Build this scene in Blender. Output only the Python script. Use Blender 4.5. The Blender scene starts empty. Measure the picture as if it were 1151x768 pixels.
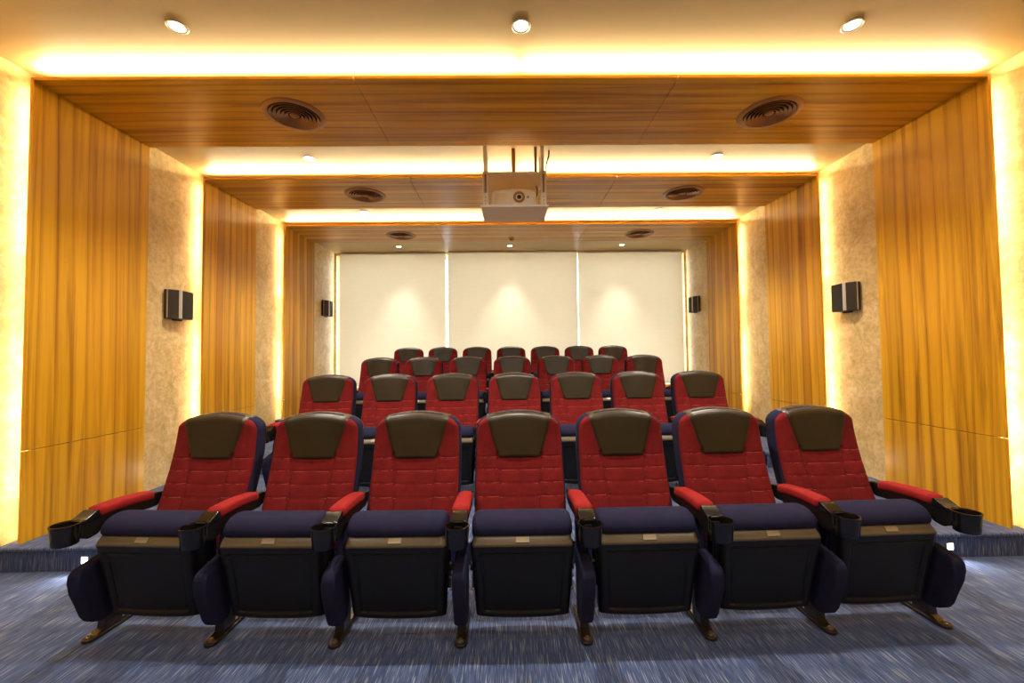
import bpy, math, random
from mathutils import Vector, Matrix
random.seed(4)
S = bpy.context.scene
COL = S.collection
PI = math.pi

# ------------------------------------------------------------------ materials
def mat(name, color=(.5, .5, .5), rough=.6, metal=0., spec=.5, sheen=0., emit=None, estr=0.):
    m = bpy.data.materials.new(name); m.use_nodes = True
    b = m.node_tree.nodes['Principled BSDF']
    b.inputs['Base Color'].default_value = (*color, 1)
    b.inputs['Roughness'].default_value = rough
    b.inputs['Metallic'].default_value = metal
    b.inputs['Specular IOR Level'].default_value = spec
    if sheen: b.inputs['Sheen Weight'].default_value = sheen
    if emit:
        b.inputs['Emission Color'].default_value = (*emit, 1)
        b.inputs['Emission Strength'].default_value = estr
    m['b'] = b.name
    return m

def nd(m, t, **kw):
    n = m.node_tree.nodes.new(t)
    for k, v in kw.items(): setattr(n, k, v)
    return n
def lk(m, a, b): m.node_tree.links.new(a, b)

def coords(m, scale):
    tc = nd(m, 'ShaderNodeTexCoord'); mp = nd(m, 'ShaderNodeMapping')
    mp.inputs['Scale'].default_value = scale
    lk(m, tc.outputs['Object'], mp.inputs['Vector'])
    return mp.outputs['Vector']
def noise(m, vec, scale, detail=3., rough=.5, dist=0.):
    n = nd(m, 'ShaderNodeTexNoise')
    n.inputs['Scale'].default_value = scale; n.inputs['Detail'].default_value = detail
    n.inputs['Roughness'].default_value = rough; n.inputs['Distortion'].default_value = dist
    lk(m, vec, n.inputs['Vector']); return n.outputs['Fac']
def ramp(m, fac, stops):
    r = nd(m, 'ShaderNodeValToRGB'); e = r.color_ramp.elements
    while len(e) < len(stops): e.new(.5)
    for el, (p, c) in zip(e, stops): el.position = p; el.color = (*c, 1)
    lk(m, fac, r.inputs['Fac']); return r.outputs['Color']
def mix(m, fac, a, b, mode='MIX'):
    n = nd(m, 'ShaderNodeMix', data_type='RGBA', blend_type=mode)
    if isinstance(fac, float): n.inputs[0].default_value = fac
    else: lk(m, fac, n.inputs[0])
    for s, v in ((6, a), (7, b)):
        if isinstance(v, tuple): n.inputs[s].default_value = (*v, 1)
        else: lk(m, v, n.inputs[s])
    return n.outputs[2]
def bump(m, h, strength=.3, dist=.01):
    n = nd(m, 'ShaderNodeBump'); n.inputs['Strength'].default_value = strength; n.inputs['Distance'].default_value = dist
    lk(m, h, n.inputs['Height']); lk(m, n.outputs['Normal'], m.node_tree.nodes[m['b']].inputs['Normal'])
def base(m, col): lk(m, col, m.node_tree.nodes[m['b']].inputs['Base Color'])

def fabric(name, c, var=.25, rough=.9, sheen=.15):
    m = mat(name, c, rough, sheen=sheen, spec=.2)
    m.node_tree.nodes[m['b']].inputs['Sheen Tint'].default_value = (*[min(1, x * 2 + .05) for x in c], 1)
    v = coords(m, (1, 1, 1))
    f = noise(m, v, 9, 5, .65)
    g = noise(m, v, 420, 2)
    d = tuple(x * (1 - var) for x in c); l = tuple(min(1, x * (1 + var)) for x in c)
    col = ramp(m, f, ((.3, d), (.7, l)))
    base(m, mix(m, .35, col, ramp(m, g, ((.35, d), (.65, l)))))
    bump(m, g, .25, .002)
    return m

# wood veneer: plank bands run across Y, grain runs along X (ceiling) / Z (sides)
M = {}
def wood():
    m = mat('wood_veneer', rough=.33, spec=.3)
    v = coords(m, (.22, 1, .22))
    tc = nd(m, 'ShaderNodeTexCoord'); sp = nd(m, 'ShaderNodeSeparateXYZ'); lk(m, tc.outputs['Object'], sp.inputs[0])
    warp = noise(m, v, 1.3, 2)
    a = nd(m, 'ShaderNodeMath', operation='MULTIPLY'); lk(m, sp.outputs[1], a.inputs[0]); a.inputs[1].default_value = 9.5
    w = nd(m, 'ShaderNodeMath', operation='MULTIPLY_ADD'); lk(m, warp, w.inputs[0]); w.inputs[1].default_value = 1.2; lk(m, a.outputs[0], w.inputs[2])
    fl = nd(m, 'ShaderNodeMath', operation='FLOOR'); lk(m, w.outputs[0], fl.inputs[0])
    wn = nd(m, 'ShaderNodeTexWhiteNoise', noise_dimensions='1D'); lk(m, fl.outputs[0], wn.inputs['W'])
    plank = ramp(m, wn.outputs['Value'], ((0, (.58, .28, .010)), (.35, (.86, .46, .020)), (.7, (.76, .37, .015)), (1, (.52, .215, .009))))
    v2 = coords(m, (.30, 8.5, .30))
    gr = noise(m, v2, 1.7, 5, .6, .7)
    streak = ramp(m, gr, ((.32, (.26, .15, .08)), (.43, (.74, .64, .5)), (.54, (1, 1, 1))))
    v3 = coords(m, (3, 160, 3))
    fine = ramp(m, noise(m, v3, 1., 3), ((.3, (.86, .84, .8)), (.6, (1, 1, 1))))
    c = mix(m, .62, plank, streak, 'MULTIPLY')
    c = mix(m, .6, c, fine, 'MULTIPLY')
    fr = nd(m, 'ShaderNodeMath', operation='FRACT'); lk(m, w.outputs[0], fr.inputs[0])
    c = mix(m, .85, c, ramp(m, fr.outputs[0], ((0, (.60, .48, .34)), (.04, (.72, .62, .50)), (.25, (1, 1, 1)), (.85, (1, 1, 1)), (1, (.86, .80, .72)))), 'MULTIPLY')
    base(m, c)
    return m
M['wood'] = wood()

def plaster():
    m = mat('gold_plaster_wallpaper', rough=.55, spec=.35)
    v = coords(m, (1, 1, 1))
    a = noise(m, v, 6, 7, .7, .8); b = noise(m, v, 26, 5, .7, .5)
    c1 = ramp(m, a, ((.32, (.58, .40, .15)), (.5, (.74, .54, .24)), (.68, (.86, .67, .35))))
    c2 = ramp(m, b, ((.38, (.66, .58, .46)), (.56, (1, 1, 1))))
    base(m, mix(m, .5, c1, c2, 'MULTIPLY')); bump(m, b, .45, .01)
    return m
M['plaster'] = plaster()
M['ceiling'] = mat('gold_ceiling_paint', (.62, .46, .26), .45, spec=.4)
def c_():
    m = M['ceiling']; v = coords(m, (.5, 2, 1))
    base(m, ramp(m, noise(m, v, 1.2, 3), ((.3, (.50, .355, .150)), (.7, (.60, .435, .195)))))
c_()

def carpet():
    m = mat('blue_streaked_carpet', rough=.95, spec=.15, sheen=.1)
    tc = nd(m, 'ShaderNodeTexCoord'); sp = nd(m, 'ShaderNodeSeparateXYZ'); lk(m, tc.outputs['Object'], sp.inputs[0])
    ad = nd(m, 'ShaderNodeMath', operation='ADD'); lk(m, sp.outputs[1], ad.inputs[0]); lk(m, sp.outputs[2], ad.inputs[1])
    cb = nd(m, 'ShaderNodeCombineXYZ'); lk(m, sp.outputs[0], cb.inputs[0]); lk(m, ad.outputs[0], cb.inputs[1])
    def sc(s):
        mp = nd(m, 'ShaderNodeMapping'); mp.inputs['Scale'].default_value = s; lk(m, cb.outputs[0], mp.inputs['Vector']); return mp.outputs[0]
    f = noise(m, sc((270, 9, 1)), 1., 1.2, .5)
    g = noise(m, sc((90, 6, 1)), 1., 3, .6)
    l = noise(m, sc((1.1, 2.0, 1)), 1.5, 4, .6)
    basec = ramp(m, g, ((.3, (.040, .065, .165)), (.6, (.075, .115, .26)), (.8, (.12, .17, .34))))
    st = ramp(m, f, ((.55, (0, 0, 0)), (.70, (.85, .85, .85))))
    c = mix(m, st, basec, (.36, .40, .50))
    c = mix(m, .35, c, ramp(m, l, ((.3, (.55, .58, .6)), (.7, (1, 1, 1)))), 'MULTIPLY')
    base(m, c); bump(m, f, .4, .004)
    return m
M['carpet'] = carpet()
M['red'] = fabric('red_velour', (.175, .010, .011), .42)
M['armred'] = fabric('red_arm_velour', (.30, .016, .016), .15)
M['navy'] = fabric('navy_cloth', (.016, .016, .048), .2, .95, .12)
M['piping'] = mat('dark_red_piping', (.045, .004, .005), .8)
M['stitch'] = mat('pale_red_stitching', (.50, .075, .06), .8)
M['leather'] = mat('dark_brown_leather', (.026, .017, .006), .36, spec=.5)
def l_():
    m = M['leather']; v = coords(m, (1, 1, 1)); bump(m, noise(m, v, 260, 3), .12, .002)
l_()
M['plastic'] = mat('black_seat_plastic', (.008, .007, .006), .42, spec=.4)
def p_():
    m = M['plastic']; v = coords(m, (1, 1, 1)); bump(m, noise(m, v, 500, 2), .12, .001)
p_()
M['gloss'] = mat('glossy_black_plastic', (.008, .007, .007), .16, spec=.6)
M['lip'] = mat('sheen_tinted_seat_lip', (.15, .115, .062), .34, spec=.6)  # black plastic with the overhead light's sheen put into its colour
M['plate'] = mat('brushed_number_plate', (.36, .29, .19), .35, metal=.4)
M['steel'] = mat('worn_steel', (.4, .36, .3), .3, metal=.9)
M['footm'] = mat('black_enamelled_steel', (.02, .014, .009), .3, spec=.6)
M['white'] = mat('white_painted_metal', (.88, .85, .76), .4)
M['beige'] = mat('beige_board', (.90, .74, .52), .5)
M['proj'] = mat('projector_white_plastic', (.88, .84, .74), .4)
M['lens'] = mat('lens_glass_dark', (.02, .012, .01), .08, spec=.8)
M['duct'] = mat('brown_painted_metal', (.40, .19, .06), .4, metal=.2)
M['shadedark'] = mat('painted_shade_black', (.012, .006, .004), .8)  # near-black colour standing in for shade inside ducts and board joints
M['silver'] = mat('silver_speaker_trim', (.62, .56, .5), .35, metal=.5)
M['grille'] = mat('black_speaker_cloth', (.012, .008, .006), .7)
M['spkside'] = mat('dark_brown_speaker_case', (.03, .02, .011), .45)
M['led'] = mat('led_strip', (1, .9, .7), .5, emit=(1, .74, .4), estr=6)
M['lamp'] = mat('lamp_lens', (1, 1, 1), .5, emit=(1, .93, .8), estr=14)
M['steplamp'] = mat('step_lamp_lens', (1, 1, 1), .5, emit=(1, .93, .82), estr=9)
M['chrome'] = mat('brushed_ring', (.7, .62, .5), .3, metal=.6)
M['frame'] = mat('white_window_frame', (.82, .84, .88), .4)
def blind():
    m = mat('cream_blind_fabric', (.80, .735, .60), .85, spec=.1)
    v = coords(m, (1, 1, 6)); n = noise(m, v, 5, 4)
    w = coords(m, (1, 1, 1))
    base(m, mix(m, .5, ramp(m, n, ((.3, (.77, .70, .565)), (.7, (.83, .765, .64)))), ramp(m, noise(m, w, 3, 3), ((.3, (.78, .72, .59)), (.7, (.83, .77, .63))))))
    tr = nd(m, 'ShaderNodeBsdfTranslucent'); tr.inputs[0].default_value = (.97, .91, .76, 1)
    mx = nd(m, 'ShaderNodeMixShader'); mx.inputs[0].default_value = .30
    out = m.node_tree.nodes['Material Output']; b = m.node_tree.nodes[m['b']]
    lk(m, b.outputs[0], mx.inputs[1]); lk(m, tr.outputs[0], mx.inputs[2]); lk(m, mx.outputs[0], out.inputs[0])
    return m
M['blind'] = blind()
def glass():
    m = bpy.data.materials.new('window_glass'); m.use_nodes = True
    nt = m.node_tree; nt.nodes.clear()
    o = nt.nodes.new('ShaderNodeOutputMaterial'); t = nt.nodes.new('ShaderNodeBsdfTransparent'); g = nt.nodes.new('ShaderNodeBsdfGlossy')
    g.inputs['Roughness'].default_value = .03; mx = nt.nodes.new('ShaderNodeMixShader'); mx.inputs[0].default_value = .07
    nt.links.new(t.outputs[0], mx.inputs[1]); nt.links.new(g.outputs[0], mx.inputs[2]); nt.links.new(mx.outputs[0], o.inputs[0])
    return m
M['glass'] = glass()

# ------------------------------------------------------------------ mesh helpers
class MB:
    def __init__(s): s.v = []; s.f = []
    def add(s, vs, fs):
        o = len(s.v); s.v += [tuple(v) for v in vs]; s.f += [tuple(i + o for i in f) for f in fs]; return s
    def box(s, x0, x1, y0, y1, z0, z1):
        vs = [(x, y, z) for z in (z0, z1) for x, y in ((x0, y0), (x1, y0), (x1, y1), (x0, y1))]
        return s.add(vs, [(3, 2, 1, 0), (4, 5, 6, 7), (0, 1, 5, 4), (1, 2, 6, 5), (2, 3, 7, 6), (3, 0, 4, 7)])
    def grid(s, fn, nu, nv, flip=False):
        vs = [fn(i, j) for j in range(nv + 1) for i in range(nu + 1)]
        fs = []
        for j in range(nv):
            for i in range(nu):
                a = j * (nu + 1) + i; q = (a, a + 1, a + nu + 2, a + nu + 1)
                fs.append(q[::-1] if flip else q)
        return s.add(vs, fs)
    def prism(s, poly, x0, x1):
        """poly in (y,z), extruded along x"""
        n = len(poly)
        vs = [(x0, y, z) for y, z in poly] + [(x1, y, z) for y, z in poly]
        fs = [tuple(range(n)), tuple(range(2 * n - 1, n - 1, -1))]
        fs += [(i + n, (i + 1) % n + n, (i + 1) % n, i) for i in range(n)]
        return s.add(vs, fs)
    def prismz(s, poly, z0, z1):
        n = len(poly)
        vs = [(x, y, z0) for x, y in poly] + [(x, y, z1) for x, y in poly]
        fs = [tuple(range(n - 1, -1, -1)), tuple(range(n, 2 * n))]
        fs += [(i, (i + 1) % n, (i + 1) % n + n, i + n) for i in range(n)]
        return s.add(vs, fs)
    def lathe(s, prof, c=(0, 0, 0), n=40, axis='z', closed=False):
        vs = []
        for r, h in prof:
            for k in range(n):
                a = 2 * PI * k / n; p, q = r * math.cos(a), r * math.sin(a)
                vs.append({'z': (c[0] + p, c[1] + q, c[2] + h), 'y': (c[0] + p, c[1] + h, c[2] + q), 'x': (c[0] + h, c[1] + p, c[2] + q)}[axis])
        m = len(prof); fs = []
        for j in range(m if closed else m - 1):
            for k in range(n):
                a, b = j * n + k, j * n + (k + 1) % n; jj = ((j + 1) % m) * n
                fs.append((a, b, jj + (k + 1) % n, jj + k))
        if not closed:
            if prof[0][0] > 1e-6: fs.append(tuple(range(n - 1, -1, -1)))
            if prof[-1][0] > 1e-6: fs.append(tuple((m - 1) * n + k for k in range(n)))
        return s.add(vs, fs)
    def tube(s, pts, r, n=8):
        pts = [Vector(p) for p in pts]; vs = []; fs = []
        for i, p in enumerate(pts):
            d = (pts[min(i + 1, len(pts) - 1)] - pts[max(i - 1, 0)]).normalized()
            a = d.cross(Vector((0, 0, 1)) if abs(d.z) < .9 else Vector((1, 0, 0))).normalized(); b = d.cross(a)
            vs += [p + (a * math.cos(2 * PI * k / n) + b * math.sin(2 * PI * k / n)) * r for k in range(n)]
        for i in range(len(pts) - 1):
            for k in range(n): fs.append((i * n + k, i * n + (k + 1) % n, (i + 1) * n + (k + 1) % n, (i + 1) * n + k))
        fs += [tuple(range(n - 1, -1, -1)), tuple((len(pts) - 1) * n + k for k in range(n))]
        return s.add(vs, fs)
    def build(s, name, m, parent=None, bevel=0., seg=2, smooth=True, angle=35):
        me = bpy.data.meshes.new(name); me.from_pydata(s.v, [], s.f); me.update()
        import bmesh
        bm = bmesh.new(); bm.from_mesh(me)
        bmesh.ops.remove_doubles(bm, verts=bm.verts, dist=1e-6)
        bmesh.ops.recalc_face_normals(bm, faces=bm.faces); bm.to_mesh(me); bm.free()
        me.materials.append(m)
        o = bpy.data.objects.new(name, me); COL.objects.link(o)
        if smooth:
            for p in me.polygons: p.use_smooth = True
            try: me.set_sharp_from_angle(angle=math.radians(angle))
            except Exception: pass
        if bevel:
            md = o.modifiers.new('bevel', 'BEVEL'); md.width = bevel; md.segments = seg; md.limit_method = 'ANGLE'; md.angle_limit = math.radians(30)
            if smooth: md.harden_normals = True
        if parent: o.parent = parent
        return o
def empty(name, loc=(0, 0, 0), rz=0.):
    o = bpy.data.objects.new(name, None); COL.objects.link(o); o.location = loc; o.rotation_euler.z = rz; o.empty_display_size = .1
    return o
def tag(o, label, cat, group=None, kind=None):
    o['label'] = label; o['category'] = cat
    if group: o['group'] = group
    if kind: o['kind'] = kind
    return o
def struct(o, label=None):
    o['kind'] = 'structure'
    if label: o['label'] = label
    return o
def copy_tree(o, parent=None):
    c = o.copy(); COL.objects.link(c); c.parent = parent
    for ch in list(o.children): copy_tree(ch, c)
    return c
def interp(tab, x):
    if x <= tab[0][0]: return tab[0][1]
    for (a, b), (c, d) in zip(tab, tab[1:]):
        if x <= c: return b + (d - b) * (x - a) / (c - a)
    return tab[-1][1]
def smooth_tab(tab, x):
    """Catmull-like: average of three linear samples"""
    h = .02
    return (interp(tab, x - h) + interp(tab, x) * 2 + interp(tab, x + h)) / 4

# ------------------------------------------------------------------ room dimensions
W, HP = 3.1665, 3.151          # inner faces of the wooden portals
TH = .020                      # board thickness
WX, HC = 3.262, 3.236          # walls, ceiling
TIERS = [(-2.4, 2.68, 0.0), (2.68, 4.235, .153), (4.235, 5.79, .306), (5.79, 7.72, .466)]
YB = 7.72
PORT = [(2.717, 3.609, .153), (4.275, 5.160, .306), (5.830, 6.717, .466)]

fl_labels = ['blue streaked carpet in front of the first step', 'first raised carpet tier', 'second raised carpet tier', 'third raised carpet tier under the back row']
for (y0, y1, z), lb in zip(TIERS, fl_labels):
    mb = MB()
    if z == 0: mb.box(-WX - .1, WX + .1, y0, y1, -.12, 0)
    else:
        # tread with a slightly overhanging nosing, riser below
        mb.prism([(y0, z - .16), (y1, z - .16), (y1, z), (y0 - .012, z), (y0 - .020, z - .006), (y0 - .020, z - .018), (y0 - .012, z - .024), (y0, z - .024)], -WX, WX)
    struct(mb.build('floor', M['carpet'], smooth=False), lb)
struct(MB().box(-WX - .12, -WX, -2.4, YB + .25, -.12, HC + .1).build('wall_left', M['plaster'], smooth=False))
struct(MB().box(WX, WX + .12, -2.4, YB + .25, -.12, HC + .1).build('wall_right', M['plaster'], smooth=False))
struct(MB().box(-WX, WX, -2.5, -2.4, -.12, HC + .1).build('wall_front', M['plaster'], smooth=False))
struct(MB().box(-WX - .12, WX + .12, -2.5, YB + .25, HC, HC + .1).build('ceiling', M['ceiling'], smooth=False))
# back wall with a wide glazed opening behind the blinds
OX, OZ0, OZ1 = 3.225, .75, 3.19
mb = MB(); mb.box(-WX, WX, YB, YB + .25, .3, OZ0); mb.box(-WX, WX, YB, YB + .25, OZ1, HC)
mb.box(-WX, -OX, YB, YB + .25, OZ0, OZ1); mb.box(OX, WX, YB, YB + .25, OZ0, OZ1)
struct(mb.build('wall_back', M['plaster'], smooth=False))
win = struct(empty('window_1', (0, YB + .12, OZ0)))
fr = MB()
xs = [-OX, -1.16, 1.2, OX]
fr.box(-OX, OX, .02, .08, 0, .06); fr.box(-OX, OX, .02, .08, OZ1 - OZ0 - .06, OZ1 - OZ0)
for k, x in enumerate(xs):
    a = x if k == 0 else (x - .05 if k == 3 else x - .03); fr.box(a, a + (.05 if k in (0, 3) else .06), .02, .08, .06, OZ1 - OZ0 - .06)
for k in (0, 3): fr.box(xs[k] if k == 0 else xs[k] - .10, xs[k] + .10 if k == 0 else xs[k], .015, .085, 2.13, 2.16)
fr.build('window_frame', M['frame'], win, smooth=False)
for a, b in zip(xs, xs[1:]): MB().box(a + .03, b - .03, .045, .052, .05, OZ1 - OZ0 - .05).build('glass_pane', M['glass'], win, smooth=False)

# roller blinds
def roller_blind(x0, x1, y, zt, label):
    e = empty('roller_blind', ((x0 + x1) / 2, y, .78)); tag(e, label, 'roller blind', 'roller blinds on the back wall')
    w = (x1 - x0) / 2; h = zt - .78
    n = 24
    def fn(i, j):
        u = i / n * 2 - 1; v = j / 12
        return (u * w, .002 * math.sin(u * 9) * (1 - v), v * (h - .02) + .02)
    b = MB(); b.grid(fn, n, 12); b.grid(lambda i, j: (fn(i, j)[0], fn(i, j)[1] + .0015, fn(i, j)[2]), n, 12, True)
    b.build('blind_fabric', M['blind'], e, smooth=True)
    MB().box(-w, w, -.008, .008, 0, .03).build('bottom_rail', M['white'], e, bevel=.004)
    MB().lathe([(.022, -w), (.022, w)], (0, .026, h - .024), 16, 'x').build('roller_tube', M['white'], e)
    return e
roller_blind(-3.135, -1.20, 7.665, 3.225, 'cream roller blind at the left of the back wall, lit by a downlight')
roller_blind(-1.155, 1.215, 7.635, 3.232, 'wide cream roller blind in the middle of the back wall')
roller_blind(1.235, 3.17, 7.665, 3.225, 'cream roller blind at the right of the back wall')

# ------------------------------------------------------------------ wooden portals with hidden light strips
LEDC = (1.0, .80, .46)
def area(name, loc, rot, sx, sy, power, color):
    l = bpy.data.lights.new(name, 'AREA'); l.shape = 'RECTANGLE'; l.size = sx; l.size_y = sy; l.energy = power; l.color = color
    o = bpy.data.objects.new(name, l); COL.objects.link(o); o.location = loc
    o.rotation_euler = rot; return o
def aim(o, d):
    o.rotation_euler = Vector(d).to_track_quat('-Z', 'Y').to_euler()
LEDP = 26.
SXL, SXR, ZS = -1.077, 1.077, .735
g = .0022
plabels = ['wooden portal nearest the front row, its ceiling boards carrying the largest two round grilles',
           'middle one of the three wooden portals, behind the hanging projector',
           'wooden portal farthest back, just before the back wall blinds, with a small ceiling sensor']
for (y0, y1, zb), lb in zip(PORT, plabels):
    e = empty('wooden_portal', (0, y0, zb)); tag(e, lb, 'wooden portal', 'wooden portals lining the hall')
    def part(name, mb, m, bev=.0015):
        o = mb.build(name, m, e, bevel=bev, seg=1, smooth=False); o.matrix_parent_inverse = Matrix.Translation((0, -y0, -zb)); return o
    for s in (-1, 1):
        a, b = sorted((s * W, s * (W + TH)))
        part('side_board', MB().box(a, b, y0, y1, zb, ZS - g), M['wood'])
        part('side_board', MB().box(a, b, y0, y1, ZS + g, HP + TH), M['wood'])
        part('joint_light_stop', MB().box(*sorted((s * (W + TH), s * (W + TH + .010))), y0 + .07, y1, ZS - .02, ZS + .02), M['shadedark'], 0)  # added behind the joint to stop strip light leaking through
        part('joint_light_stop', MB().box(s * SXR - .02, s * SXR + .02, y0 + .07, y1, HP + TH, HP + TH + .010), M['shadedark'], 0)  # same added light stop above the ceiling joint
        part('support_batten', MB().box(*sorted((s * (W + TH), s * WX)), y0 + .30, y0 + .34, zb, HC), M['beige'])
        part('light_strip', MB().box(*sorted((s * (W + TH), s * (W + TH + .004))), y0 + .035, y0 + .045, zb + .02, HP), M['led'], 0)
    for a, b in ((-W, SXL - g), (SXL + g, SXR - g), (SXR + g, W)):
        part('ceiling_board', MB().box(a, b, y0, y1, HP, HP + TH), M['wood'])
    part('support_batten', MB().box(-W, W, y0 + .30, y0 + .34, HP + TH, HC), M['beige'])
    part('light_strip', MB().box(-W, W, y0 + .035, y0 + .045, HP + TH, HP + TH + .004), M['led'], 0)
    # light of the strips: each run is a little uneven, as such strips are
    L = HP - zb
    def strip(c, d, along, length, power):
        o = area('strip_light', c, (0, 0, 0), .010, length, power, LEDC)
        z = -Vector(d).normalized(); yv = Vector(along); x = yv.cross(z)
        o.matrix_world = Matrix(((x.x, yv.x, z.x, c[0]), (x.y, yv.y, z.y, c[1]), (x.z, yv.z, z.z, c[2]), (0, 0, 0, 1)))
    for s in (-1, 1):
        c = (s * (W + TH + .008), y0 + .045)
        strip((*c, zb + L / 2), (s * 1.0, -.15, 0), (0, 0, 1), L - .04, LEDP * .15)
        for z0, z1 in ((zb + .30, zb + L * .43), (zb + L * .63, HP - .05)):
            strip((*c, (z0 + z1) / 2), (s * 1.0, -.25, 0), (0, 0, 1), z1 - z0, LEDP * .06 * (z1 - z0))
    for x0, x1, pw in ((-W + .01, .0, 1.), (.05, W - .01, 1.08)):
        strip(((x0 + x1) / 2, y0 + .035, HP + TH + .008), (0, -.75, 1.0), (1, 0, 0), x1 - x0, LEDP * .34 * pw * (x1 - x0))

# ------------------------------------------------------------------ round ceiling grilles
def diffuser(x, y, label):
    e = empty('air_diffuser', (x, y, HP)); tag(e, label, 'air diffuser', 'round air diffusers in the portals')
    MB().lathe([(.178, -.001), (.182, -.012), (.200, -.014), (.217, -.008), (.222, 0), (.20, .0), (.178, .0)], n=56, closed=True).build('outer_ring', M['duct'], e)
    MB().lathe([(.0001, -.0008), (.180, -.0008), (.180, -.0002), (.0001, -.0002)], n=48).build('duct_shade_disc', M['shadedark'], e, smooth=False)  # dark disc on the solid board, painted as shade inside the duct
    for r in (.158, .130, .102, .075, .050):
        MB().lathe([(r, -.002), (r + .016, -.017), (r + .013, -.019), (r - .005, -.003)], n=48, closed=True).build('cone_ring', M['duct'], e)
    MB().lathe([(.0001, -.016), (.020, -.015), (.034, -.006), (.030, -.002), (.0001, -.002)], n=32).build('centre_cap', M['duct'], e)
for y, which in ((3.13, 'nearest portal'), (4.715, 'middle portal'), (6.32, 'farthest portal')):
    diffuser(-1.673, y, 'brown round air diffuser in the left ceiling board of the %s' % which)
    diffuser(1.946, y, 'brown round air diffuser in the right ceiling board of the %s' % which)

# small sensor
e = empty('ceiling_sensor', (0.0, 6.50, HP)); tag(e, 'small brown dome sensor in the middle of the farthest portal ceiling', 'sensor')
MB().lathe([(.0001, 0), (.045, 0), (.045, -.012), (.040, -.018), (.0001, -.018)], n=28).build('mounting_base', M['beige'], e)
MB().lathe([(.034, -.018), (.032, -.036), (.020, -.047), (.0001, -.050)], n=28).build('sensor_dome', M['duct'], e)

# ------------------------------------------------------------------ downlights
SPOTC = (1.0, .90, .76)
def spot(loc, energy, size=120, blend=.6, color=SPOTC, target=(0, 0, -1), r=.035):
    l = bpy.data.lights.new('downlight_beam', 'SPOT'); l.energy = energy; l.spot_size = math.radians(size); l.spot_blend = blend; l.color = color; l.shadow_soft_size = r
    o = bpy.data.objects.new('downlight_beam', l); COL.objects.link(o); o.location = loc; aim(o, target); return o
def downlight(x, y, label, energy, **kw):
    e = empty('downlight', (x, y, HC)); tag(e, label, 'downlight', 'recessed ceiling downlights')
    MB().lathe([(.040, 0), (.040, -.004), (.050, -.007), (.056, -.004), (.057, 0)], n=36, closed=True).build('trim_ring', M['chrome'], e)
    MB().lathe([(.0001, -.0015), (.040, -.0015), (.040, -.0005), (.0001, -.0005)], n=32).build('lamp_lens', M['lamp'], e, smooth=False)
    spot((x, y, HC - .02), energy, **kw)
sp1 = 160
for x, w in ((-1.97, 'left one of'), (0.02, 'middle one of'), (1.97, 'right one of')):
    downlight(x, 2.38, 'glowing round downlight, %s the three above the front row' % w, sp1 if abs(x) < 1 else 85)
for x, w in ((-1.975, 'left'), (1.98, 'right')):
    downlight(x, 4.0, 'small glowing downlight between the nearest and middle portals, %s side' % w, 95)
spot((0, 3.95, HC - .02), 8)
for x, w in ((-1.96, 'left'), (1.97, 'right')):
    downlight(x, 5.52, 'tiny downlight lost in the glow before the farthest portal, %s side' % w, 95)
for x, w in ((-1.96, 'left'), (-.02, 'middle'), (1.95, 'right')):
    downlight(x, 7.28, 'small downlight against the back blinds, washing the %s one' % w, 130, size=66, blend=1.0)
for x in (-1.97, 0, 1.97):                       # further ones of the same ceiling, behind the camera
    for y, p in ((.75, 36), (-.9, 26)): 
        spot((x, y, HC - .02), p, size=172, blend=.15)

# ------------------------------------------------------------------ step lights
for (y, z, k) in ((2.68, 0, 'first'), (4.235, .153, 'second'), (5.79, .306, 'third')):
    for s, side in ((-1, 'left'), (1, 'right')):
        e = empty('step_light', (s * 2.725, y, z + .065)); tag(e, 'small square step light in the %s riser on the %s aisle' % (k, side), 'step light', 'step lights in the risers')
        MB().box(-.023, .023, -.004, .0, -.023, .025).build('cover_plate', M['white'], e, bevel=.002, smooth=False)
        MB().box(-.018, .018, -.0055, -.0035, -.017, .019).build('lamp_lens', M['steplamp'], e, smooth=False)
        l = spot((s * 2.725, y - .012, z + .075), 3.4, size=120, blend=.8, color=(1, .95, .88), target=(s * .28, -1, -.22), r=.02)

# ------------------------------------------------------------------ wall speakers
def speaker(s, y, z, label):
    e = empty('wall_speaker', (s * WX, y, z)); tag(e, label, 'speaker', 'wall speakers')
    h = .135
    def pr(poly, z0, z1, name, m, bev=.004):
        MB().prismz([(-s * a, b) for a, b in poly], z0, z1).build(name, m, e, bevel=bev, smooth=False)
    pr([(0, -.150), (.040, -.158), (.094, -.088), (.100, -.080), (.090, .088), (0, .105)], -h, h, 'speaker_case', M['spkside'])
    pr([(.046, -.160), (.051, -.163), (.098, -.094), (.093, -.090)], -h + .004, h - .004, 'front_grille', M['spkside'], .001)
    pr([(.098, -.066), (.105, -.066), (.094, .090), (.088, .088)], -h + .004, h - .004, 'rear_grille', M['grille'], .001)
    pr([(.092, -.086), (.096, -.094), (.109, -.078), (.106, -.064), (.096, -.064)], -h + .002, h - .002, 'centre_trim', M['silver'], .001)
    pr([(.034, -.152), (.036, -.163), (.047, -.162), (.046, -.152)], -h + .003, h - .003, 'edge_trim', M['silver'], .001)
    pr([(0, -.05), (.02, -.05), (.02, .05), (0, .05)], -h - .014, -h, 'wall_bracket', M['grille'], .001)
speaker(-1, 4.05, 1.828, 'black wedge speaker on the left wall between the nearest and middle portals')
speaker(1, 4.05, 1.842, 'black wedge speaker on the right wall between the nearest and middle portals')
speaker(-1, 7.34, 2.165, 'black wedge speaker on the left wall beside the back blinds')
speaker(1, 7.34, 2.175, 'black wedge speaker on the right wall beside the back blinds')

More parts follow.
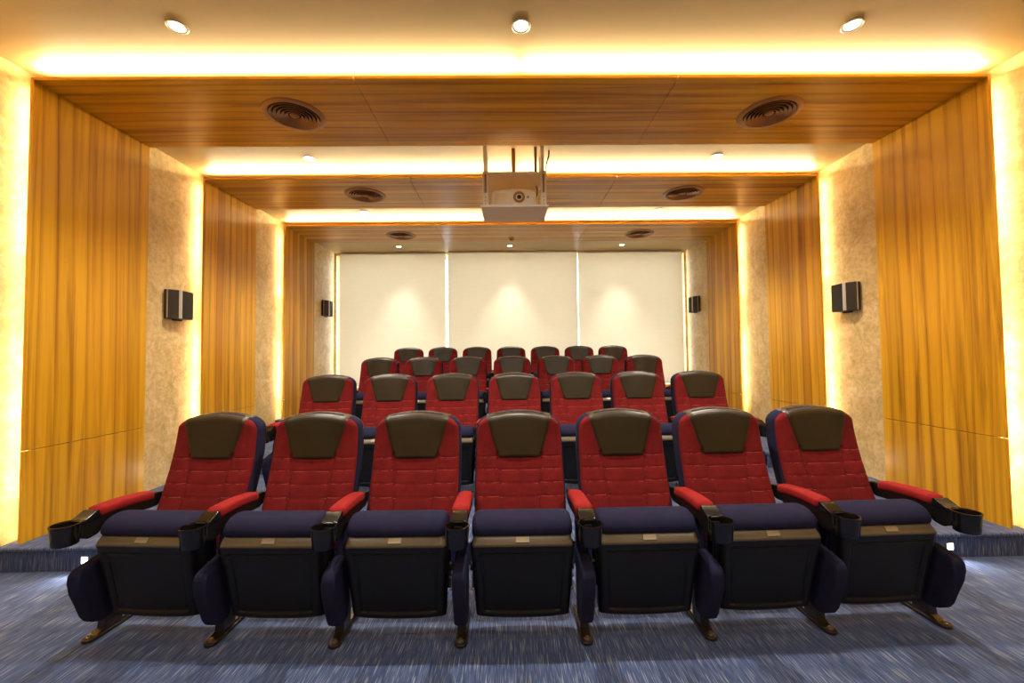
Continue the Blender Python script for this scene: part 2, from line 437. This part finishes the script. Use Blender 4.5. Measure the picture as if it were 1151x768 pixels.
# ------------------------------------------------------------------ projector on its lift
e = empty('projector_lift', (0, 3.9, 2.65)); tag(e, 'white lift frame lowered from the ceiling with a beige hatch plate', 'projector lift')
def lp(name, mb, m, bev=0., **k): return mb.build(name, m, e, bevel=bev, **k)
lp('hatch_plate', MB().box(-.30, .30, -.21, .21, -.012, 0), M['beige'], .002, smooth=False)
lp('hatch_edge', MB().box(-.303, .303, -.216, -.210, -.014, .004), M['white'], .001, smooth=False)
for s in (-1, 1):
    x = s * .262
    # C-section rails telescoping up into the ceiling
    lp('lower_rail', MB().box(*sorted((x - .026, x + .026)), -.17, -.165, 0, .33).box(x - .026, x - .021, -.17, -.10, 0, .33).box(x + .021, x + .026, -.17, -.10, 0, .33), M['white'], .001, smooth=False)
    rb = lp('rail_slot', MB().box(x - .009, x + .009, -.174, -.170, .13, .30), M['duct'], .001, smooth=False)
    for z in (.03, .06, .09, .315):
        lp('rail_bolt', MB().lathe([(.0001, -.003), (.005, -.003), (.005, .002), (.0001, .002)], (x, -.172, z), 12, 'y'), M['duct'])
    lp('upper_rail', MB().box(x - .020 - .0 * s, x + .012, -.12, -.09, .28, .586), M['white'], .001, smooth=False)
    lp('upper_rail', MB().box(x - .02, x + .012, .12, .15, .28, .586), M['white'], .001, smooth=False)
lp('brass_rail', MB().box(.185, .212, -.10, -.08, .33, .586), M['plate'], .001, smooth=False)
lp('carrier_plate', MB().box(-.262, .262, -.165, .20, .300, .312), M['beige'], .002, smooth=False)
lp('carrier_edge', MB().box(-.236, .236, -.17, -.165, .298, .322), M['white'], .001, smooth=False)
lp('rear_board', MB().box(-.24, .24, .195, .205, .02, .300), M['beige'], .001, smooth=False)
lp('cross_shaft', MB().tube([(-.225, -.06, .365), (.225, -.06, .365)], .007), M['footm'])
lp('drive_column', MB().box(-.022, .012, -.075, -.045, .35, .586), M['duct'], .002, smooth=False)
lp('mount_post', MB().tube([(-.02, .0, .19), (-.02, 0, .30)], .016, 12), M['white'])
lp('cable', MB().tube([(.33, -.03, .586), (.325, -.05, .52), (.30, -.07, .44), (.292, -.08, .36), (.285, -.09, .33)], .007), M['gloss'])
lp('signal_cable', MB().tube([(.215, .10, .30), (.222, .05, .25), (.215, .0, .18), (.20, -.02, .12)], .006), M['gloss'])
p = empty('projector', (-.005, 3.86, 2.651)); tag(p, 'white projector with a dark round lens standing on the lowered hatch plate', 'projector')
body = MB()
def pj(i, j):
    a = 2 * PI * i / 40; ce, se = math.cos(a), math.sin(a); n = 5.0
    rx = .205 * (abs(ce) ** (2 / n)) * (1 if ce >= 0 else -1); ry = .135 * (abs(se) ** (2 / n)) * (1 if se >= 0 else -1)
    hs = [(0, .90), (.012, .97), (.05, 1.0), (.115, 1.0), (.140, .96), (.150, .88), (.152, .0001)][j]
    z = hs[0] + .010 * (1 - (rx / .205) ** 2) * (1 if j >= 3 else 0)
    return (rx * hs[1], ry * hs[1], z + .008)
body.grid(pj, 40, 6); body.build('projector_body', M['proj'], p, angle=50)
MB().lathe([(.030, .01), (.030, -.006), (.047, -.010), (.052, -.004), (.052, .02), (.03, .02)], (.045, -.135, .088), 32, 'y', closed=True).build('lens_ring', M['duct'], p)
MB().lathe([(.0001, -.002), (.018, -.001), (.031, .006), (.031, .012), (.0001, .012)], (.045, -.135, .088), 28, 'y').build('lens', M['lens'], p)
MB().lathe([(.0001, -.003), (.010, -.003), (.010, .004), (.0001, .004)], (.125, -.132, .088), 16, 'y').build('infrared_window', M['duct'], p)
for s in (-1, 1): MB().lathe([(.012, 0), (.012, .012)], (s * .15, -.08, -.002), 12).build('rubber_foot', M['gloss'], p)
sl = MB()
for k in range(8): sl.box(-.17, -.07, -.1375, -.134, .04 + k * .011, .045 + k * .011)
sl.build('vent_slats', M['beige'], p, smooth=False)

# ------------------------------------------------------------------ cinema seat
PROF = [(.33, .165), (.36, .182), (.45, .226), (.58, .283), (.70, .328), (.78, .352), (.86, .368), (.93, .376), (1.0, .382)]
HW = [(.33, .210), (.40, .228), (.50, .238), (.60, .239), (.78, .237), (.88, .233), (.94, .228), (1.0, .224)]
def ztop(u):
    a = abs(u); t = max(0, (a - .58) / .42)
    return .990 - .014 * min(a, .6) ** 2 / .36 - .070 * (1 - math.sqrt(max(0, 1 - t * t)))
SEAMS = [.56, .625, .69, .752]
def back_pt(u, z, edge_r=.026, off=0.):
    """front surface of the backrest cushion"""
    w = smooth_tab(HW, z); x = u * w
    y = smooth_tab(PROF, z)
    d = min(w * (1 - abs(u)), ztop(u) - z + .0)
    d = max(0, d)
    if d < edge_r: y += edge_r - math.sqrt(max(0, edge_r ** 2 - (edge_r - d) ** 2))
    # bolsters beside the centre channel
    a = abs(x); c = .122 - .03 * max(0, (.765 - z)) / .35
    y -= .010 * math.exp(-((a - c - .050) / .050) ** 2)
    if z < .78:
        y += .009 * math.exp(-((a - c) / .006) ** 2)
        for s in SEAMS:
            y += .0028 * math.exp(-((z - s - (.006 if a > c else 0)) / .0050) ** 2)
    else: pass
    return (x, y - off, z)
NU, NV = 56, 96
def us(i, n=NU):
    t = i / n * 2 - 1; return .35 * t + .65 * math.sin(t * PI / 2)
def vs_(j, n=NV):
    t = j / n; return t if True else t
ZB = .34
def zz(u, j, n=NV):
    t = j / n; t = t * .8 + .2 * math.sin(t * PI / 2)
    return ZB + (ztop(u) - ZB) * t

def back_parts(root):
    b = MB(); b.grid(lambda i, j: back_pt(us(i), zz(us(i), j)), NU, NV)
    # return rim
    def rim(i, j):
        if i <= NV: u, z = -1, zz(-1, i)
        elif i <= NV + NU: u = us(i - NV); z = ztop(u)
        else: u = 1; z = zz(1, NV - (i - NV - NU))
        x, y, z = back_pt(u, z)
        return (x, y + j * .012, z)
    b.grid(rim, 2 * NV + NU, 1)
    back = b.build('backrest', M['red'], root, angle=60)
    # stitching on the seams
    st = MB()
    def c_at(z): return .122 - .03 * max(0, (.765 - z)) / .35
    def pt(x, z, off=.0006):
        w = smooth_tab(HW, z); q = back_pt(x / w, z); return (q[0], q[1] - off, q[2])
    for s in SEAMS:
        for (xa, xb, dz) in ((-.9, -1, .006), (-1, 1, 0), (1, .9, .006)):
            c = c_at(s); w = smooth_tab(HW, s)
            if dz == 0: x0, x1 = -c, c
            elif xa < 0: x0, x1 = -w * .985, -c
            else: x0, x1 = c, w * .985
            if dz == 0 and s == .752: continue
            n = 14
            st.grid(lambda i, j: pt(x0 + (x1 - x0) * i / n, s + dz + (j - .5) * .0020), n, 1)
    st.build('stitched_seams', M['stitch'], back)
    pp = MB()
    for sg in (-1, 1):
        pp.grid(lambda i, j: pt(sg * (c_at(.36 + .385 * i / 40) + (j - .5) * .0035), .36 + .385 * i / 40, .0004), 40, 1)
    pp.build('vertical_piping', M['piping'], back)
    # leather headrest, wrapping over the top
    NL = 30
    def lea(i, j):
        t = i / NL * 2 - 1
        if j <= 24:
            v = j / 24
            zc = .752 + (ztop(t * .78) - .752) * v
            half = .110 + .070 * v ** .85
            x = t * half; w = smooth_tab(HW, min(zc, .99)); u = x / w
            zc = min(zc, ztop(u))
            q = back_pt(u, zc, off=.005)
            y = q[1]
            e = min(1, (1 - abs(t)) * half / .010, v * .22 / .010)
            y += .005 * (1 - math.sqrt(max(0, 1 - (1 - e) ** 2)))
            y -= .008 * (1 - t * t) * math.sin(PI * min(1, v * .9 + .1))
            z = zc + (.003 if j > 22 else 0)
            return (x, y, z)
        k = j - 24
        q = lea(i, 24); a = k / 5 * PI / 2
        return (q[0], q[1] + .060 * math.sin(a), q[2] + .007 * math.sin(a))
    MB().grid(lea, NL, 29).build('headrest', M['leather'], root, angle=60)
    # navy cloth wrap around the sides
    def outline(i, n, grow):
        k = i / n
        if k <= .4: u = -1; z = ZB + (ztop(-1) - ZB) * k / .4
        elif k <= .6: u = -1 + 2 * (k - .4) / .2; u = math.sin(u * PI / 2); z = ztop(u)
        else: u = 1; z = ztop(1) - (ztop(1) - ZB) * (k - .6) / .4
        w = smooth_tab(HW, z); x = u * w
        t = max(0, (abs(u) - .58) / .42)
        nx = u ** 3; nz = 1 - .3 * t if abs(u) < 1 else max(0, 1 - (ztop(1) - z) / .03) * .6
        return x + nx * grow, smooth_tab(PROF, z), z + nz * grow
    NO = 90
    wr = MB()
    rows = [(.026, -.004), (.022, .001), (.028, .005), (.055, .007), (.084, .006), (.092, .002), (.092, -.05)]
    def wf(i, j):
        d, gr = rows[j]; x, y, z = outline(i, NO, gr if gr > -.04 else 0)
        if gr <= -.04: x *= .75; z = ZB + (z - ZB) * .93
        return (x, y + d, z)
    wr.grid(wf, NO, len(rows) - 1)
    wr.build('side_wrap', M['navy'], root, angle=70)
    sh = MB()
    rows2 = [(.080, .002), (.096, .004), (.108, -.002), (.116, -.02), (.118, -.06)]
    def sf(i, j):
        d, gr = rows2[j]; x, y, z = outline(i, NO, min(gr, .006) if gr > -.01 else -.01)
        if gr < -.05: x *= .0; z = ZB + (z - ZB) * .9
        elif gr < -.01: x *= .9; z = ZB + (z - ZB) * .97
        return (x, y + d, z)
    sh.grid(sf, NO, len(rows2) - 1)
    sh.build('back_shell', M['plastic'], root, angle=50)

def seat_parts(root):
    # folded-up seat pan, underside facing forward
    n, m = 64, 60
    def hw(z): return interp([(.08, .216), (.16, .221), (.44, .237), (.465, .238), (.50, .230)], z)
    def fy(z): return interp([(.08, .022), (.11, .006), (.44, -.060), (.458, -.064), (.468, -.060), (.500, -.038)], z)
    def P(i, j):
        u = i / n * 2 - 1; u = .5 * u + .5 * math.sin(u * PI / 2)
        zl = .082 + .022 * abs(u) ** 3
        z = zl + (.458 - zl) * j / m
        w = hw(z); r = .03
        x = u * w; y = fy(z)
        # edge rounding
        d = min(w - abs(x), z - zl + .002)
        if d < r: y += .030 * (1 - math.sqrt(max(0, 1 - (1 - d / r) ** 2)))
        # recessed panel
        px, pz0, pz1 = .172 + .02 * (z - .15) / .3, .128 + .012 * (abs(u)) ** 2, .415
        q = max(abs(x) - px, pz0 - z, z - pz1)
        y += .007 / (1 + math.exp(q / .0025)) if q > -.05 else .007
        y += .006 * math.exp(-(q / .0045) ** 2)
        return (x, y, z)
    b = MB(); b.grid(P, n, m)
    # sides and rear of the shell
    def side(i, j):
        if i <= m: a, jj = 0, m - i
        elif i <= m + n: a, jj = i - m, 0
        else: a, jj = n, i - m - n
        x, y, z = P(a, jj)
        return (x * (1 - .02 * j), y + (0, .02, .075)[j], z)
    b.grid(side, 2 * m + n, 2)
    pan = b.build('seat_pan', M['plastic'], root, angle=50)
    # rolled lip atop the underside: black plastic, overhead sheen painted in as bronze
    def lip(i, j):
        u = i / n * 2 - 1; u = .5 * u + .5 * math.sin(u * PI / 2)
        prof = [(-.045, .448), (-.062, .452), (-.068, .459), (-.066, .468), (-.056, .482), (-.044, .496), (-.030, .500), (.0, .495)]
        y, z = prof[j]; w = .229 if j < 3 else .229 - .010 * (j - 2) / 4
        e = max(0, abs(u) - .93) / .07
        return (u * w, y + .016 * e * e, z - .004 * e * e)
    lp_ = MB(); lp_.grid(lip, n, 7); lp_.build('seat_lip', M['lip'], pan, angle=60)
    mb = MB()
    nn = Vector((0, -.82, .57)); c0 = Vector((0, -.0575, .4825)); tdir = Vector((0, .57, .82))
    vs = []
    for dz in (-.012, .012):
        for dx in (-.030, .030): vs.append(c0 + tdir * dz + Vector((dx, 0, 0)) + nn * .0035)
    for dz in (-.012, .012):
        for dx in (-.030, .030): vs.append(c0 + tdir * dz + Vector((dx, 0, 0)) - nn * .006)
    mb.add(vs, [(0, 1, 3, 2), (4, 6, 7, 5), (0, 4, 5, 1), (1, 5, 7, 3), (3, 7, 6, 2), (2, 6, 4, 0)])
    mb.build('number_plate', M['plate'], pan, bevel=.001, smooth=False)
    # navy cushion
    prof = [(.02, .47), (-.030, .488), (-.048, .497), (-.056, .515), (-.050, .537), (-.034, .556), (-.010, .570), (.025, .578), (.060, .576), (.092, .562), (.112, .535), (.122, .49), (.128, .40), (.125, .28), (.11, .18), (.08, .14), (.045, .13)]
    np_ = len(prof)
    dense = []
    for k in range(np_ - 1):
        for t in (0, .5):
            p0 = prof[max(k - 1, 0)]; p1 = prof[k]; p2 = prof[k + 1]; p3 = prof[min(k + 2, np_ - 1)]
            dense.append(tuple(.5 * (2 * p1[q] + (p2[q] - p0[q]) * t + (2 * p0[q] - 5 * p1[q] + 4 * p2[q] - p3[q]) * t * t + (-p0[q] + 3 * p1[q] - 3 * p2[q] + p3[q]) * t ** 3) for q in (0, 1)))
    dense.append(prof[-1])
    cy, cz = .04, .45
    def cu(i, j):
        u = i / 40 * 2 - 1
        y, z = dense[j]
        w = .231 if z > .3 else .215
        a = abs(u); x = (u * .5 + .5 * math.sin(u * PI / 2)) * w
        e = max(0, (abs(x) - (w - .045)) / .045); s = 1 - .42 * (1 - math.sqrt(max(0, 1 - e ** 2.2)))
        cz2 = min(max(z, .2), .50)
        return (x, cy + (y - cy) * s, cz2 + (z - cz2) * s)
    cb = MB(); cb.grid(cu, 40, len(dense) - 1)
    for e in (0, 40):
        pts = [cu(e, j) for j in range(len(dense))]
        cb.add(pts, [tuple(range(len(pts)))])
    cb.build('seat_cushion', M['navy'], root, angle=70)
    for s in (-1, 1):
        h = MB(); h.lathe([(.020, 0), (.020, .026)], (s * .222 if s > 0 else -.248, .085, .30), 20, 'x'); h.box(*sorted((s * .215, s * .236)), .04, .10, .22, .32)
        h.build('hinge', M['footm'], root, bevel=.002)
        for z in (.335, .27, .215): MB().lathe([(.008, 0), (.008, .012)], (s * .236 - .006, .045, z), 14, 'x').build('hinge_bolt', M['steel'], root)

def arm_parts(root, x):
    X = lambda mb: MB().add([(v[0] + x, v[1], v[2]) for v in mb.v], mb.f)
    # foot plate
    ft = MB(); out = []
    for k in range(13):
        a = PI + PI * k / 12; out.append((.030 * math.cos(a), -.018 + .032 * math.sin(a)))
    pl = out + [(.026, .22), (-.026, .22)]
    ft.prismz(pl, 0, .016)
    ft.prism([(-.012, .016), (.03, .030), (.22, .030), (.22, .016)], -.022, .022)
    X(ft).build('foot', M['footm'], root, bevel=.004)
    fb = MB(); fb.lathe([(.013, 0), (.013, .005), (.008, .007), (.008, .014), (.0001, .014)], (0, -.022, .014), 16)
    X(fb).build('foot_bolt', M['steel'], root)
    lg = MB(); lg.prism([(.025, .02), (.115, .02), (.120, .10), (.135, .35), (.155, .52), (.085, .52), (.055, .36), (.035, .10)], -.021, .021)
    X(lg).build('leg', M['footm'], root, bevel=.005)
    # upholstered side panel
    sp = MB()
    poly = [(-.040, .365), (-.085, .355), (-.103, .335), (-.107, .30), (-.098, .25), (-.075, .19), (-.052, .125), (-.030, .090), (.005, .074), (.045, .074), (.066, .090), (.078, .14), (.098, .36), (.098, .385), (.06, .385), (.010, .375)]
    nk = MB(); nk.prism([(.03, .36), (.10, .36), (.118, .46), (.150, .500), (.085, .510), (.062, .492), (.044, .44)], -.023, .023)
    X(nk).build('panel_neck', M['navy'], root, bevel=.010, seg=3)
    sp.prism(poly, -.030, .030)
    X(sp).build('side_panel', M['navy'], root, bevel=.018, seg=4)
    # arm body
    ab = MB(); ab.prism([(-.095, .560), (-.095, .505), (-.06, .485), (-.02, .492), (.02, .527), (.28, .515), (.335, .530), (.352, .556), (.345, .580), (.29, .590), (-.01, .590), (-.03, .588), (-.075, .570)], -.031, .031)
    X(ab).build('arm_body', M['plastic'], root, bevel=.008, seg=3)
    # pad
    pd = MB(); NP = 20
    def pf(i, j):
        a = 2 * PI * i / 24; t = j / NP
        y = -.022 + t * .300
        zc = .592 + .004 * math.sin(t * PI) - .016 * t ** 2
        e = min(1, min(t, 1 - t) * .300 / .022); s = math.sqrt(max(0, 1 - (1 - e) ** 2)) * .98 + .02
        ce, se = math.cos(a), math.sin(a)
        xx = .041 * s * abs(ce) ** .6 * (1 if ce > 0 else -1)
        z = .025 * s * abs(se) ** .7 * (1 if se > 0 else -1)
        return (xx * (1 - .10 * t), y, zc + z)
    pd.grid(pf, 24, NP)
    X(pd).build('arm_pad', M['armred'], root, angle=80)
    # badge plate between pad and cup holder
    bp = MB(); bp.prism([(-.095, .560), (-.095, .580), (-.080, .583), (-.030, .608), (-.018, .604), (-.018, .570)], -.036, .036)
    X(bp).build('arm_plate', M['gloss'], root, bevel=.004)
    # cup holder
    ch = MB(); ch.lathe([(.043, .492), (.0465, .496), (.050, .54), (.0525, .574), (.0545, .578), (.0535, .583), (.048, .583), (.046, .574), (.043, .515), (.0001, .513)], (0, -.135, 0), 36)
    cup = X(ch).build('cup_holder', M['gloss'], root, angle=50)
    ga = MB()
    for r in (.020, .033): ga.lathe([(r, .514), (r + .003, .514), (r + .003, .517), (r, .517)], (0, -.135, 0), 24, closed=True)
    X(ga).build('cup_base_rings', M['steel'], cup)

def new_seat(both=False):
    r = empty('cinema_seat')
    back_parts(r); seat_parts(r)
    arm_parts(r, -.285)
    return r
proto = new_seat()
proto_end = copy_tree(proto)
arm_parts(proto_end, .285)

ROWS = [(2.0, 0.0), (3.478, .153), (5.023, .306), (6.598, .466)]
rown = ['front row', 'second row', 'third row', 'back row']
posn = ['leftmost seat', 'second seat from the left', 'third seat from the left', 'middle seat', 'third seat from the right', 'second seat from the right', 'rightmost seat']
SX = -.02
first = {False: True, True: True}
for ri, (y, z) in enumerate(ROWS):
    for i in range(7):
        end = i == 6
        src = proto_end if end else proto
        if first[end]: o = src; first[end] = False
        else: o = copy_tree(src)
        dx = SX + (i - 3) * (.5745 if ri == 0 else .57)
        dy = 0.
        if ri == 0 and i == 0: dx -= .018
        if ri == 0: dy = -.030 + .055 * (abs(i - 3) / 3) ** 2
        o.location = (dx, y + dy, z)
        o.rotation_euler.z = 0
        if ri == 0: o.rotation_euler.z = math.radians([-4.0, -1.9, -.8, 0, .8, 1.7, 2.5][i])
        tag(o, 'red cinema seat with dark headrest, %s of the %s' % (posn[i], rown[ri]), 'cinema seat', 'cinema seats in the %s' % rown[ri])

# ------------------------------------------------------------------ world, camera, view
w = bpy.data.worlds.new('daylight'); S.world = w; w.use_nodes = True
w.node_tree.nodes['Background'].inputs[0].default_value = (.86, .92, 1.0, 1)
w.node_tree.nodes['Background'].inputs[1].default_value = 6.6

cam = bpy.data.cameras.new('camera'); co = bpy.data.objects.new('camera', cam); COL.objects.link(co)
cam.sensor_width = 36; cam.lens = 470.49 * 36 / 1151; cam.clip_start = .02; cam.clip_end = 100
r_ = (.99988619, -.01043736, -.01089378); u_ = (.01054068, -.03330771 + .0, .99938956); b_ = (-.01079384, -.99939064, -.0331939)
# right, up and back axes of the camera
r_ = Vector((.99988619, -.01043736, -.01089378)); b_ = Vector((-.01079384, -.99939064, -.0331939)).normalized()
u_ = b_.cross(r_).normalized(); r_ = u_.cross(b_)
co.matrix_world = Matrix(((r_.x, u_.x, b_.x, -.0786), (r_.y, u_.y, b_.y, 0), (r_.z, u_.z, b_.z, 1.3124), (0, 0, 0, 1)))
S.camera = co
S.view_settings.view_transform = 'Standard'; S.view_settings.look = 'None'
S.view_settings.exposure = 0.25; S.view_settings.gamma = 1; S.view_settings.use_curve_mapping = False
S.cycles.use_denoising = True
S.cycles.max_bounces = 8; S.cycles.diffuse_bounces = 5
